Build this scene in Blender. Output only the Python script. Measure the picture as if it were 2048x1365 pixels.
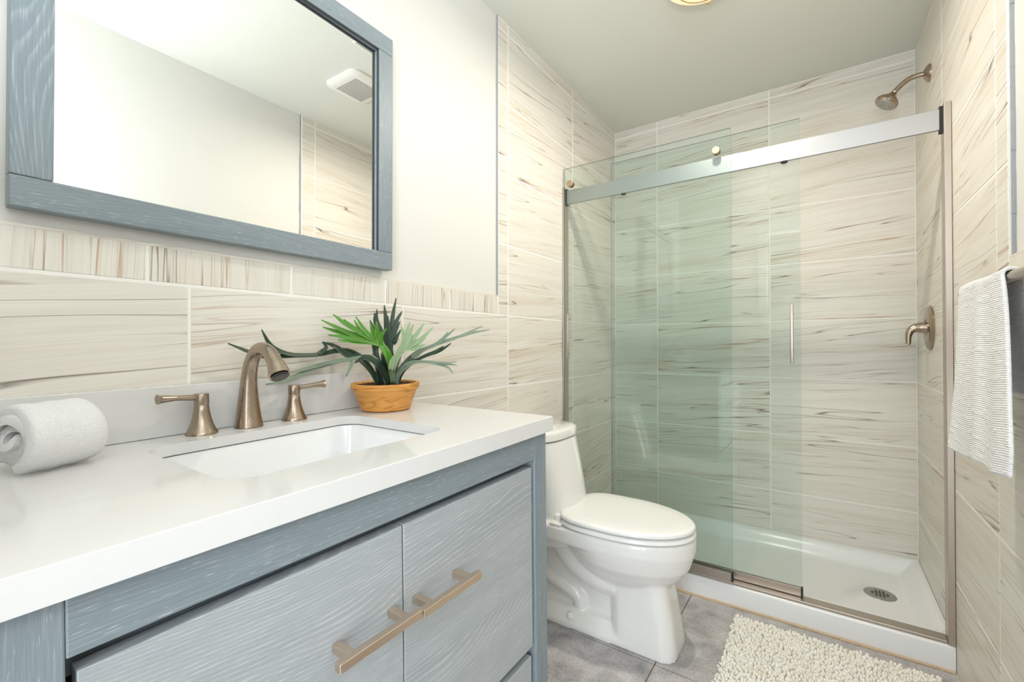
import bpy, bmesh, math, random
from mathutils import Vector, Matrix
random.seed(7)
C = bpy.context.scene.collection
for _o in list(bpy.data.objects): bpy.data.objects.remove(_o)
PI = math.pi
# ------------------------------------------------------------------ room measures (metres)
W, YB, H = 1.4517, 2.7537, 2.4413      # right wall, back wall, ceiling
YF = -0.26                             # wall with the doorway, behind the camera
ROW, Z0 = 0.2989, 2.3964               # tile course height, top joint
# ------------------------------------------------------------------ camera
cam = bpy.data.cameras.new('camera'); camo = bpy.data.objects.new('camera', cam); C.objects.link(camo)
cam.sensor_width = 36.0; cam.lens = 897.93 * 36.0 / 2048.0; cam.clip_start = 0.01
yaw, pit, roll = 0.606, 0.0085, -0.0005
Fv = Vector((-math.sin(yaw)*math.cos(pit), math.cos(yaw)*math.cos(pit), math.sin(pit)))
R0 = Vector((math.cos(yaw), math.sin(yaw), 0)); U0 = R0.cross(Fv)
Rv = R0*math.cos(roll) + U0*math.sin(roll); Uv = -R0*math.sin(roll) + U0*math.cos(roll)
mw = Matrix.Identity(4)
for i in range(3):
    mw[i][0], mw[i][1], mw[i][2] = Rv[i], Uv[i], -Fv[i]
mw[0][3], mw[1][3], mw[2][3] = 1.098, 0.0, 1.076
camo.matrix_world = mw
bpy.context.scene.camera = camo
# ------------------------------------------------------------------ light, exposure
sc = bpy.context.scene
sc.view_settings.view_transform = 'Standard'; sc.view_settings.look = 'None'
sc.view_settings.gamma = 1.0; sc.view_settings.exposure = 0.0
world = bpy.data.worlds.new('world'); sc.world = world; world.use_nodes = True
bg = world.node_tree.nodes['Background']; bg.inputs[0].default_value = (0.95, 0.98, 1.0, 1); bg.inputs[1].default_value = 1.0

def light(name, kind, loc, energy, color=(1, 1, 1), size=0.1, size_y=None, rot=(0, 0, 0)):
    l = bpy.data.lights.new(name, kind); l.energy = energy; l.color = color
    if kind == 'AREA':
        l.shape = 'RECTANGLE'; l.size = size; l.size_y = size_y or size
    else: l.shadow_soft_size = size
    o = bpy.data.objects.new(name, l); C.objects.link(o); o.location = loc; o.rotation_euler = rot
    return o
# flash bounced off the ceiling beside the doorway, and a fill lamp added in the hall
light('flash_bounce', 'AREA', (1.10, -0.08, 1.35), 25, (0.89, 0.95, 1.0), 0.30, 0.30, (PI, 0, 0))
light('hall_fill', 'AREA', (1.37, -1.2, 1.15), 44, (0.88, 0.945, 1.0), 0.84, 2.1, (PI/2, 0, math.radians(4)))
lb = light('ceiling_bulb', 'AREA', (0.757, 1.665, H-0.116), 12.5, (1.0, 0.905, 0.775), 0.07, 0.07, (0, 0, 0)); lb.data.shape = 'DISK'

# ------------------------------------------------------------------ material helpers
def nodemat(name):
    m = bpy.data.materials.new(name); m.use_nodes = True
    nt = m.node_tree; b = nt.nodes['Principled BSDF']
    return m, nt, b
def N(nt, t, **kw):
    n = nt.nodes.new(t)
    for k, v in kw.items():
        if k in n.inputs.keys() if hasattr(n.inputs, 'keys') else False: n.inputs[k].default_value = v
        else: setattr(n, k, v)
    return n
def L(nt, a, b): nt.links.new(a, b)
def ramp(nt, fac, stops, interp='LINEAR'):
    r = nt.nodes.new('ShaderNodeValToRGB'); r.color_ramp.interpolation = interp
    e = r.color_ramp.elements
    while len(e) < len(stops): e.new(0.5)
    for i, (p, c) in enumerate(stops):
        e[i].position = p; e[i].color = c if len(c) == 4 else (*c, 1)
    L(nt, fac, r.inputs[0]); return r
def noise(nt, vec, scale, detail=3.0, rough=0.55, dist=0.0):
    n = nt.nodes.new('ShaderNodeTexNoise'); n.inputs['Scale'].default_value = scale
    n.inputs['Detail'].default_value = detail; n.inputs['Roughness'].default_value = rough
    n.inputs['Distortion'].default_value = dist
    if vec is not None: L(nt, vec, n.inputs['Vector'])
    return n
def mapping(nt, src, scale=(1, 1, 1), loc=(0, 0, 0), rot=(0, 0, 0)):
    m = nt.nodes.new('ShaderNodeMapping'); m.inputs['Scale'].default_value = scale
    m.inputs['Location'].default_value = loc; m.inputs['Rotation'].default_value = rot
    L(nt, src, m.inputs['Vector']); return m.outputs[0]
def mix(nt, fac, a, b, mode='MIX'):
    m = nt.nodes.new('ShaderNodeMix'); m.data_type = 'RGBA'; m.blend_type = mode
    for sock, v in ((m.inputs[0], fac), (m.inputs[6], a), (m.inputs[7], b)):
        if isinstance(v, (int, float)): sock.default_value = v
        elif isinstance(v, tuple): sock.default_value = v if len(v) == 4 else (*v, 1)
        else: L(nt, v, sock)
    return m.outputs[2]
def math_(nt, op, a, b=None):
    m = nt.nodes.new('ShaderNodeMath'); m.operation = op
    for i, v in enumerate((a, b)):
        if v is None: continue
        if isinstance(v, (int, float)): m.inputs[i].default_value = v
        else: L(nt, v, m.inputs[i])
    return m.outputs[0]
def bump(nt, b, h, strength=0.2, dist=0.01):
    n = nt.nodes.new('ShaderNodeBump'); n.inputs['Strength'].default_value = strength
    n.inputs['Distance'].default_value = dist; L(nt, h, n.inputs['Height']); L(nt, n.outputs[0], b.inputs['Normal'])
def plain(name, col, rough=0.5, metal=0.0, coat=0.0, spec=0.5, var=0.006):
    m, nt, b = nodemat(name); tc = nt.nodes.new('ShaderNodeTexCoord')
    n = noise(nt, tc.outputs['Object'], 60, 2)
    c2 = tuple(min(1, c*(1+var)) for c in col); c1 = tuple(c*(1-var) for c in col)
    r = ramp(nt, n.outputs[0], [(0.3, c1), (0.7, c2)]); L(nt, r.outputs[0], b.inputs['Base Color'])
    b.inputs['Roughness'].default_value = rough; b.inputs['Metallic'].default_value = metal
    b.inputs['Coat Weight'].default_value = coat; b.inputs['Specular IOR Level'].default_value = spec
    return m

def tile_mat():
    m, nt, b = nodemat('veined_marble_tile')
    uv = nt.nodes.new('ShaderNodeUVMap').outputs[0]
    warp = noise(nt, mapping(nt, uv, (1.3, 5, 1)), 1.0, 2)
    wv = nt.nodes.new('ShaderNodeVectorMath'); wv.operation = 'MULTIPLY_ADD'
    L(nt, warp.outputs['Color'], wv.inputs[0]); wv.inputs[1].default_value = (0.0, 0.05, 0); L(nt, uv, wv.inputs[2])
    p = wv.outputs[0]
    soft = noise(nt, mapping(nt, p, (1.0, 26, 1)), 1.0, 4, 0.6)
    base = ramp(nt, soft.outputs[0], [(0.30, (0.715, 0.675, 0.605)), (0.45, (0.775, 0.74, 0.675)), (0.62, (0.80, 0.77, 0.71)), (0.8, (0.75, 0.71, 0.64))])
    fine = noise(nt, mapping(nt, p, (3, 210, 1)), 1.0, 3, 0.6)
    f = ramp(nt, fine.outputs[0], [(0.35, (0.90, 0.88, 0.85)), (0.55, (1, 1, 1))])
    col = mix(nt, 0.55, base.outputs[0], f.outputs[0], 'MULTIPLY')
    # broad tan drifts
    drift = noise(nt, mapping(nt, p, (0.8, 15, 1), (3, 7, 0)), 1.0, 3)
    dr = ramp(nt, drift.outputs[0], [(0.55, (0, 0, 0)), (0.72, (1, 1, 1))])
    col = mix(nt, math_(nt, 'MULTIPLY', dr.outputs[0], 0.34), col, (0.62, 0.49, 0.35))
    # thin dark veins, broken into dashes
    for sc_, off, wd, cl, cut, amt in (((0.55, 19, 1), (11, 2, 0), 0.0085, (0.17, 0.085, 0.04), 0.50, 0.92), ((1.0, 38, 1), (5, 9, 0), 0.016, (0.42, 0.21, 0.09), 0.51, 0.8), ((0.4, 11, 1), (1, 4, 0), 0.0050, (0.11, 0.075, 0.055), 0.48, 0.9), ((0.9, 60, 1), (8, 14, 0), 0.035, (0.52, 0.42, 0.31), 0.50, 0.4)):
        v = noise(nt, mapping(nt, p, sc_, off), 1.0, 2, 0.55)
        d = math_(nt, 'ABSOLUTE', math_(nt, 'SUBTRACT', v.outputs[0], 0.52))
        line = ramp(nt, d, [(0.0, (1, 1, 1)), (wd, (0, 0, 0))])
        mk = noise(nt, mapping(nt, p, (0.9, 10, 1), (off[1], off[0], 0)), 1.0, 3)
        mr = ramp(nt, mk.outputs[0], [(cut, (0, 0, 0)), (cut + 0.10, (1, 1, 1))])
        col = mix(nt, math_(nt, 'MULTIPLY', math_(nt, 'MULTIPLY', line.outputs[0], mr.outputs[0]), amt), col, cl)
    L(nt, col, b.inputs['Base Color'])
    b.inputs['Roughness'].default_value = 0.34; b.inputs['Specular IOR Level'].default_value = 0.3
    return m

def wood_mat(name, c_dark, c_light, c_grain, loops=1.0, ringw=1.0, porew=0.5):
    m, nt, b = nodemat(name)
    uv = nt.nodes.new('ShaderNodeUVMap').outputs[0]
    s = nt.nodes.new('ShaderNodeSeparateXYZ'); L(nt, uv, s.inputs[0])
    low = noise(nt, mapping(nt, uv, (1.5, 5.5, 1)), 1.0, 0.6, 0.4)
    jit = noise(nt, mapping(nt, uv, (7, 40, 1)), 1.0, 2, 0.6)
    ph = math_(nt, 'ADD', math_(nt, 'MULTIPLY', s.outputs[1], 190.0), math_(nt, 'ADD', math_(nt, 'MULTIPLY', low.outputs[0], 40.0*loops), math_(nt, 'MULTIPLY', jit.outputs[0], 0.9)))
    ring = math_(nt, 'FRACT', ph)
    rr = ramp(nt, ring, [(0.0, (1, 1, 1)), (0.22, (0.4, 0.4, 0.4)), (0.36, (0, 0, 0)), (0.85, (0.0, 0.0, 0.0)), (1.0, (1, 1, 1))])
    fib = noise(nt, mapping(nt, uv, (11, 520, 1)), 1.0, 2, 0.6)
    fr = ramp(nt, fib.outputs[0], [(0.44, (0, 0, 0)), (0.64, (1, 1, 1))])
    pore = noise(nt, mapping(nt, uv, (48, 520, 1), (9, 3, 0)), 1.0, 1, 0.5)
    pr = ramp(nt, pore.outputs[0], [(0.66, (0, 0, 0)), (0.74, (1, 1, 1))])
    tone = noise(nt, mapping(nt, uv, (1.2, 22, 1), (4, 1, 0)), 1.0, 3)
    base = ramp(nt, tone.outputs[0], [(0.3, c_dark), (0.7, c_light)])
    g = math_(nt, 'MULTIPLY', rr.outputs[0], math_(nt, 'ADD', math_(nt, 'MULTIPLY', fr.outputs[0], 0.6*ringw), 0.25*ringw))
    g = math_(nt, 'ADD', g, math_(nt, 'MULTIPLY', fr.outputs[0], 0.16))
    gg = math_(nt, 'MINIMUM', math_(nt, 'ADD', g, math_(nt, 'MULTIPLY', pr.outputs[0], porew)), 1.0)
    col = mix(nt, math_(nt, 'MULTIPLY', gg, 0.75), base.outputs[0], c_grain)
    L(nt, col, b.inputs['Base Color']); b.inputs['Roughness'].default_value = 0.42
    bump(nt, b, gg, 0.12, 0.002)
    return m

def metal_mat(name, col, rough=0.3, streak=(1, 1, 60)):
    m, nt, b = nodemat(name); tc = nt.nodes.new('ShaderNodeTexCoord')
    n = noise(nt, mapping(nt, tc.outputs['Object'], streak), 30, 2)
    c1 = tuple(c*0.97 for c in col); c2 = tuple(min(1, c*1.03) for c in col)
    r = ramp(nt, n.outputs[0], [(0.3, c1), (0.7, c2)]); L(nt, r.outputs[0], b.inputs['Base Color'])
    b.inputs['Metallic'].default_value = 1.0
    rr = ramp(nt, n.outputs[0], [(0.3, (rough*0.92,)*3), (0.7, (rough*1.08,)*3)]); L(nt, rr.outputs[0], b.inputs['Roughness'])
    return m

def terry_mat(name, col):
    m, nt, b = nodemat(name); tc = nt.nodes.new('ShaderNodeTexCoord')
    n = noise(nt, tc.outputs['Object'], 420, 3, 0.7)
    n2 = noise(nt, tc.outputs['Object'], 60, 3, 0.6)
    h = math_(nt, 'ADD', n.outputs[0], math_(nt, 'MULTIPLY', n2.outputs[0], 0.8))
    r = ramp(nt, n.outputs[0], [(0.3, tuple(c*0.93 for c in col)), (0.65, col)]); L(nt, r.outputs[0], b.inputs['Base Color'])
    b.inputs['Roughness'].default_value = 0.95; b.inputs['Specular IOR Level'].default_value = 0.1
    b.inputs['Sheen Weight'].default_value = 0.25
    bump(nt, b, h, 0.7, 0.004)
    return m

def glass_mat(name, tint):
    m = bpy.data.materials.new(name); m.use_nodes = True; nt = m.node_tree; nt.nodes.clear()
    out = nt.nodes.new('ShaderNodeOutputMaterial'); mx = nt.nodes.new('ShaderNodeMixShader')
    tr = nt.nodes.new('ShaderNodeBsdfTransparent'); gl = nt.nodes.new('ShaderNodeBsdfGlossy')
    tr.inputs[0].default_value = (*tint, 1); gl.inputs['Roughness'].default_value = 0.0
    fr = nt.nodes.new('ShaderNodeLayerWeight'); fr.inputs[0].default_value = 0.5
    r = ramp(nt, fr.outputs['Facing'], [(0.0, (0.035,)*3), (0.55, (0.055,)*3), (0.8, (0.16,)*3), (1.0, (0.9,)*3)])
    L(nt, r.outputs[0], mx.inputs[0]); L(nt, tr.outputs[0], mx.inputs[1]); L(nt, gl.outputs[0], mx.inputs[2])
    L(nt, mx.outputs[0], out.inputs[0]); return m

def emit_mat(name, col, strength):
    m, nt, b = nodemat(name)
    tc = nt.nodes.new('ShaderNodeTexCoord'); n = noise(nt, tc.outputs['Object'], 8, 1)
    r = ramp(nt, n.outputs[0], [(0.3, tuple(c*0.97 for c in col)), (0.7, col)])
    L(nt, r.outputs[0], b.inputs['Base Color']); L(nt, r.outputs[0], b.inputs['Emission Color'])
    b.inputs['Emission Strength'].default_value = strength; b.inputs['Roughness'].default_value = 0.25
    return m

def floor_mat():
    m, nt, b = nodemat('grey_stone_floor_tile'); tc = nt.nodes.new('ShaderNodeTexCoord')
    o = tc.outputs['Object']
    a = noise(nt, o, 9, 6, 0.65, 0.3); c = noise(nt, o, 120, 3, 0.7)
    r = ramp(nt, a.outputs[0], [(0.32, (0.31, 0.30, 0.315)), (0.5, (0.48, 0.46, 0.465)), (0.68, (0.63, 0.605, 0.60))])
    r2 = ramp(nt, c.outputs[0], [(0.33, (0.55, 0.54, 0.55)), (0.5, (1, 1, 1)), (0.7, (1.0, 1.0, 1.0))])
    col = mix(nt, 0.75, r.outputs[0], r2.outputs[0], 'MULTIPLY')
    L(nt, col, b.inputs['Base Color']); b.inputs['Roughness'].default_value = 0.45
    bump(nt, b, c.outputs[0], 0.25, 0.002); return m

def quartz_mat():
    m, nt, b = nodemat('white_quartz'); tc = nt.nodes.new('ShaderNodeTexCoord')
    a = noise(nt, tc.outputs['Object'], 3.5, 5, 0.6, 1.2)
    r = ramp(nt, a.outputs[0], [(0.35, (0.70, 0.695, 0.69)), (0.5, (0.73, 0.727, 0.722)), (0.65, (0.72, 0.718, 0.714))])
    L(nt, r.outputs[0], b.inputs['Base Color']); b.inputs['Roughness'].default_value = 0.09
    b.inputs['Specular IOR Level'].default_value = 0.5; return m

def paint_mat(name, col):
    m, nt, b = nodemat(name); tc = nt.nodes.new('ShaderNodeTexCoord')
    a = noise(nt, tc.outputs['Object'], 260, 3, 0.6); c = noise(nt, tc.outputs['Object'], 3, 2)
    r = ramp(nt, c.outputs[0], [(0.3, tuple(x*0.985 for x in col)), (0.7, col)])
    L(nt, r.outputs[0], b.inputs['Base Color']); b.inputs['Roughness'].default_value = 0.6
    bump(nt, b, a.outputs[0], 0.05, 0.002); return m

def leaf_mat(name, c1, c2):
    m, nt, b = nodemat(name)
    uv = nt.nodes.new('ShaderNodeUVMap').outputs[0]
    s = nt.nodes.new('ShaderNodeSeparateXYZ'); L(nt, uv, s.inputs[0])
    ed = ramp(nt, s.outputs[0], [(0.0, c2), (0.16, c1), (0.45, c1), (0.5, c2), (0.55, c1), (0.84, c1), (1.0, c2)])
    n = noise(nt, mapping(nt, uv, (3, 40, 1)), 1.0, 2)
    col = mix(nt, 0.35, ed.outputs[0], ramp(nt, n.outputs[0], [(0.3, c1), (0.7, c2)]).outputs[0])
    L(nt, col, b.inputs['Base Color']); b.inputs['Roughness'].default_value = 0.42
    b.inputs['Subsurface Weight'].default_value = 0.0; return m

def pot_mat():
    m, nt, b = nodemat('turned_orange_wood'); tc = nt.nodes.new('ShaderNodeTexCoord')
    p = mapping(nt, tc.outputs['Object'], (1.0, 1.0, 5.5))
    a = noise(nt, p, 6.5, 2, 0.45, 0.4)
    ring = math_(nt, 'FRACT', math_(nt, 'MULTIPLY', a.outputs[0], 7.0))
    r = ramp(nt, ring, [(0.0, (0.45, 0.17, 0.028)), (0.15, (0.66, 0.30, 0.06)), (0.7, (0.72, 0.35, 0.085)), (1.0, (0.56, 0.235, 0.042))])
    L(nt, r.outputs[0], b.inputs['Base Color']); b.inputs['Roughness'].default_value = 0.5; return m

def rug_mat():
    m, nt, b = nodemat('cream_chenille_pile'); tc = nt.nodes.new('ShaderNodeTexCoord')
    a = noise(nt, tc.outputs['Object'], 14, 4, 0.6); c = noise(nt, tc.outputs['Object'], 500, 2)
    r = ramp(nt, a.outputs[0], [(0.3, (0.95, 0.93, 0.87)), (0.58, (0.94, 0.91, 0.83)), (0.78, (0.86, 0.77, 0.62))])
    L(nt, r.outputs[0], b.inputs['Base Color']); b.inputs['Roughness'].default_value = 0.9
    b.inputs['Sheen Weight'].default_value = 0.3; bump(nt, b, c.outputs[0], 0.5, 0.002); return m

def towel_rib_mat():
    m, nt, b = nodemat('white_ribbed_terry')
    uv = nt.nodes.new('ShaderNodeUVMap').outputs[0]
    s = nt.nodes.new('ShaderNodeSeparateXYZ'); L(nt, uv, s.inputs[0])
    rib = math_(nt, 'SINE', math_(nt, 'MULTIPLY', s.outputs[1], 2*PI/0.0042))
    n = noise(nt, mapping(nt, uv, (260, 420, 1)), 1.0, 2, 0.7)
    n2 = noise(nt, mapping(nt, uv, (26, 55, 1)), 1.0, 3, 0.6)
    bl = ramp(nt, n2.outputs[0], [(0.52, (0, 0, 0)), (0.64, (1, 1, 1))])
    h = math_(nt, 'ADD', math_(nt, 'MULTIPLY', rib, 0.28), math_(nt, 'ADD', n.outputs[0], math_(nt, 'MULTIPLY', bl.outputs[0], 0.9)))
    r = ramp(nt, n.outputs[0], [(0.3, (0.84, 0.835, 0.84)), (0.6, (0.92, 0.92, 0.925))])
    L(nt, r.outputs[0], b.inputs['Base Color']); b.inputs['Roughness'].default_value = 0.95
    b.inputs['Specular IOR Level'].default_value = 0.1
    bump(nt, b, h, 0.6, 0.003); return m

M = {}
M['tile'] = tile_mat()
M['grout'] = plain('white_grout', (0.88, 0.865, 0.83), 0.8)
M['mortar'] = plain('grey_mortar_edge', (0.36, 0.37, 0.39), 0.9)
M['paint'] = paint_mat('cream_wall_paint', (0.755, 0.745, 0.71))
M['ceil'] = paint_mat('ceiling_paint', (0.73, 0.735, 0.67))
M['trimw'] = paint_mat('white_gloss_trim', (0.85, 0.85, 0.84))
M['floor'] = floor_mat()
M['fgrout'] = plain('brown_floor_grout', (0.16, 0.10, 0.06), 0.9)
M['caulk'] = plain('tan_caulk', (0.62, 0.46, 0.29), 0.7)
M['wood'] = wood_mat('blue_grey_limed_oak', (0.19, 0.235, 0.265), (0.24, 0.285, 0.312), (0.53, 0.575, 0.605), 0.7, 0.22, 0.9)
M['woodfig'] = wood_mat('figured_limed_oak', (0.19, 0.24, 0.275), (0.235, 0.285, 0.32), (0.50, 0.55, 0.59), 1.3, 0.75, 0.2)
M['wooddoor'] = wood_mat('lit_grey_limed_oak', (0.335, 0.365, 0.385), (0.395, 0.425, 0.445), (0.67, 0.70, 0.72), 1.0, 0.85, 0.3)  # frame oak made paler, with the light on the fronts painted in
M['recess_shade'] = plain('painted_recess_shade', (0.035, 0.038, 0.042), 0.6)  # near-black colour stands in for shade in cabinet gaps and mirror rebate
M['quartz'] = quartz_mat()
M['ceramic'] = plain('white_ceramic', (0.88, 0.89, 0.90), 0.08, coat=0.5)
M['porcelain'] = plain('white_porcelain', (0.86, 0.855, 0.835), 0.1, coat=0.4)
M['plastic'] = plain('white_seat_plastic', (0.88, 0.88, 0.865), 0.22)
M['acrylic'] = plain('white_acrylic', (0.84, 0.85, 0.86), 0.22)
M['bronze'] = metal_mat('brushed_bronze', (0.40, 0.325, 0.255), 0.27, (50, 50, 1))
M['nickel'] = metal_mat('brushed_nickel', (0.53, 0.47, 0.42), 0.38, (60, 1, 60))
M['rail'] = metal_mat('satin_rail', (0.47, 0.47, 0.48), 0.42, (1, 40, 60))
M['pull'] = metal_mat('champagne_pull', (0.72, 0.58, 0.46), 0.30, (60, 1, 60))
M['copper'] = metal_mat('copper_cap', (0.52, 0.37, 0.25), 0.45, (20, 20, 20))
M['darkmetal'] = metal_mat('dark_aerator', (0.10, 0.09, 0.08), 0.4, (20, 20, 20))
M['black'] = plain('black_plastic', (0.012, 0.012, 0.013), 0.5)
M['steel'] = metal_mat('grey_drain_steel', (0.42, 0.42, 0.40), 0.4, (20, 20, 20))
M['mirror'] = plain('silvered_mirror', (0.93, 0.945, 0.935), 0.0, metal=1.0, var=0.001)
M['glass'] = glass_mat('clear_green_glass', (0.925, 0.962, 0.950))
M['gedge'] = plain('green_glass_edge', (0.10, 0.19, 0.165), 0.15)
M['bowl'] = emit_mat('lit_glass_bowl', (1.0, 0.68, 0.42), 0.75)
M['brass'] = metal_mat('polished_brass', (0.85, 0.68, 0.34), 0.2)
M['terry'] = terry_mat('white_terry', (0.90, 0.90, 0.905))
M['rib'] = towel_rib_mat()
M['rug'] = rug_mat()
M['rugback'] = plain('mat_backing', (0.55, 0.53, 0.53), 0.9)
M['pot'] = pot_mat()
M['soil'] = plain('brown_soil', (0.06, 0.028, 0.012), 0.95)
M['leafbright'] = leaf_mat('bright_green_leaf', (0.045, 0.19, 0.012), (0.17, 0.38, 0.045))
M['leafpale'] = leaf_mat('pale_green_leaf', (0.25, 0.36, 0.19), (0.42, 0.52, 0.33))
M['leafdark'] = leaf_mat('dark_green_leaf', (0.012, 0.034, 0.017), (0.06, 0.105, 0.062))
M['leafgrey'] = leaf_mat('grey_green_leaf', (0.15, 0.205, 0.145), (0.32, 0.38, 0.29))
M['fanw'] = plain('offwhite_plastic', (0.80, 0.79, 0.74), 0.45)
M['fand'] = plain('dark_slot', (0.14, 0.14, 0.13), 0.8)

# ------------------------------------------------------------------ object helpers
def link(name, bm, mats, parent=None, smooth=False, angle=40):
    me = bpy.data.meshes.new(name)
    bmesh.ops.recalc_face_normals(bm, faces=bm.faces[:])
    bm.to_mesh(me); bm.free()
    for m in (mats if isinstance(mats, (list, tuple)) else [mats]): me.materials.append(m)
    if smooth:
        me.polygons.foreach_set('use_smooth', [True]*len(me.polygons))
        try: me.set_sharp_from_angle(angle=math.radians(angle))
        except Exception: pass
    o = bpy.data.objects.new(name, me); C.objects.link(o)
    if parent: o.parent = parent
    return o
def thing(name, label, cat, loc=(0, 0, 0), rot=(0, 0, 0), group=None):
    o = bpy.data.objects.new(name, None); C.objects.link(o); o.empty_display_size = 0.05
    o.location = loc; o.rotation_euler = rot; o['label'] = label; o['category'] = cat
    if group: o['group'] = group
    return o
def tag(o, label, cat, group=None):
    o['label'] = label; o['category'] = cat
    if group: o['group'] = group
    return o
def struct(o): o['kind'] = 'structure'; return o
def box(bm, lo, hi, bev=0.0, seg=2, mi=0):
    r = bmesh.ops.create_cube(bm, size=1.0)
    vs = r['verts']
    for v in vs:
        v.co = Vector(((lo[0]+hi[0])/2 + v.co.x*(hi[0]-lo[0]), (lo[1]+hi[1])/2 + v.co.y*(hi[1]-lo[1]), (lo[2]+hi[2])/2 + v.co.z*(hi[2]-lo[2])))
    fs = {f for v in vs for f in v.link_faces}
    for f in fs: f.material_index = mi
    if bev > 0:
        es = {e for v in vs for e in v.link_edges}
        bmesh.ops.bevel(bm, geom=list(es), offset=bev, segments=seg, affect='EDGES', profile=0.5, clamp_overlap=True)
    return bm
def B(*a, **k): return box(bmesh.new(), *a, **k)
def grain_uv(bm, axis, off=None):
    off = off or (random.uniform(0, 40), random.uniform(0, 40))
    ul = bm.loops.layers.uv.verify()
    for f in bm.faces:
        n = f.normal; k = max(range(3), key=lambda i: abs(n[i]))
        others = [i for i in range(3) if i != axis and i != k]
        j = others[0]
        ua = axis if k != axis else [i for i in range(3) if i not in (k, j)][0]
        for l in f.loops: l[ul].uv = (l.vert.co[ua] + off[0], l.vert.co[j] + off[1] + (0.37 if k == axis else 0))
def ring_faces(bm, rings, cap=(True, True), closed=True, mi=0):
    vr = [[bm.verts.new(p) for p in r] for r in rings]
    n = len(vr[0]); fs = []
    for a, b in zip(vr[:-1], vr[1:]):
        for i in range(n if closed else n-1):
            fs.append(bm.faces.new((a[i], a[(i+1) % n], b[(i+1) % n], b[i])))
    if cap[0]: fs.append(bm.faces.new(vr[0][::-1]))
    if cap[1]: fs.append(bm.faces.new(vr[-1]))
    for f in fs: f.material_index = mi
    return vr
def lathe(bm, prof, origin=(0, 0, 0), axis='Z', n=40, cap=(True, True), mi=0):
    rings = []
    for r, h in prof:
        ring = []
        for i in range(n):
            a = 2*PI*i/n; c, s = r*math.cos(a), r*math.sin(a)
            p = {'Z': (c, s, h), 'X': (h, c, s), 'Y': (s, h, c)}[axis]
            ring.append(Vector(origin) + Vector(p))
        rings.append(ring)
    ring_faces(bm, rings, cap, mi=mi); return bm
def smooth_path(pts, n):
    P = [Vector(p) for p in pts]; out = []
    P = [2*P[0]-P[1]] + P + [2*P[-1]-P[-2]]
    segs = len(P)-3
    for i in range(n):
        t = i/(n-1)*segs; k = min(int(t), segs-1); u = t-k
        p0, p1, p2, p3 = P[k:k+4]
        out.append(0.5*((2*p1) + (p2-p0)*u + (2*p0-5*p1+4*p2-p3)*u*u + (3*p1-p0-3*p2+p3)*u**3))
    return out
def lerp_list(vals, t):
    x = t*(len(vals)-1); k = min(int(x), len(vals)-2); return vals[k] + (vals[k+1]-vals[k])*(x-k)
def tube(bm, pts, radii, n=20, steps=None, cap=(True, True), flat=1.0, mi=0):
    steps = steps or len(pts)*6
    path = smooth_path(pts, steps); rings = []; up = None
    for i, p in enumerate(path):
        t = (path[min(i+1, steps-1)] - path[max(i-1, 0)]).normalized()
        if up is None:
            up = Vector((0, 0, 1)) if abs(t.z) < 0.9 else Vector((0, 1, 0))
        a = t.cross(up).normalized(); up2 = a.cross(t).normalized(); up = up2
        r = lerp_list(radii, i/(steps-1)) if isinstance(radii, (list, tuple)) else radii
        rings.append([p + a*(r*math.cos(2*PI*j/n)) + up2*(r*flat*math.sin(2*PI*j/n)) for j in range(n)])
    ring_faces(bm, rings, cap, mi=mi); return bm
def rrect(x0, x1, y0, y1, r, z, n=6):
    pts = []
    for cx, cy, a0 in ((x1-r, y1-r, 0), (x0+r, y1-r, PI/2), (x0+r, y0+r, PI), (x1-r, y0+r, 3*PI/2)):
        for i in range(n+1):
            a = a0 + PI/2*i/n; pts.append(Vector((cx+r*math.cos(a), cy+r*math.sin(a), z)))
    return pts

# ------------------------------------------------------------------ the room shell
GR = 0.0031
def tile_panel(bm, axis, face, out, a0, a1, z0, z1, vert=False, depth=0.006, shift=0.0):
    """one tile: axis 'x' -> plane x=face spanned by y(a),z ; axis 'y' -> plane y=face spanned by x(a),z; out = +1/-1 normal"""
    ul = bm.loops.layers.uv.verify()
    a0 += GR; a1 -= GR; z0 += GR; z1 -= GR
    c = 0.0012; rings = []
    for d, ins in ((-depth, 0), (-c, 0), (0, c)):
        q = []
        for a, z in ((a0+ins, z0+ins), (a1-ins, z0+ins), (a1-ins, z1-ins), (a0+ins, z1-ins)):
            q.append(Vector((face+out*d, a, z)) if axis == 'x' else Vector((a, face+out*d, z)))
        rings.append(q)
    n0 = len(bm.faces)
    ring_faces(bm, rings, (False, True), mi=0)
    bm.faces.ensure_lookup_table()
    ou, ov = random.uniform(0, 60), random.uniform(0, 60); rt = math.radians(random.uniform(1.0, 5.5)) * (1 if axis == 'y' or out > 0 else -1)
    for f in bm.faces[n0:]:
        f.material_index = 0
        for l in f.loops:
            a = l.vert.co.y if axis == 'x' else l.vert.co.x; z = l.vert.co.z
            u, v = (z, a) if vert else (a, z)
            l[ul].uv = (u*math.cos(rt)+v*math.sin(rt)+ou, -u*math.sin(rt)+v*math.cos(rt)+ov)
rows = [H+0.002] + [Z0-k*ROW for k in range(0, 8)] + [0.0]
def courses(bm, axis, face, out, cols, zlo, zhi):
    for zt, zb in zip(rows[:-1], rows[1:]):
        t, b = min(zt, zhi), max(zb, zlo)
        if t-b < 0.012: continue
        for a, b2 in zip(cols[:-1], cols[1:]): tile_panel(bm, axis, face, out, a, b2, b, t)
YE = 1.485       # where the full-height tile starts on the left wall
ZW = 1.277       # top of the tile dado
T4 = Z0-4*ROW
# left wall
bm = bmesh.new()

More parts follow.
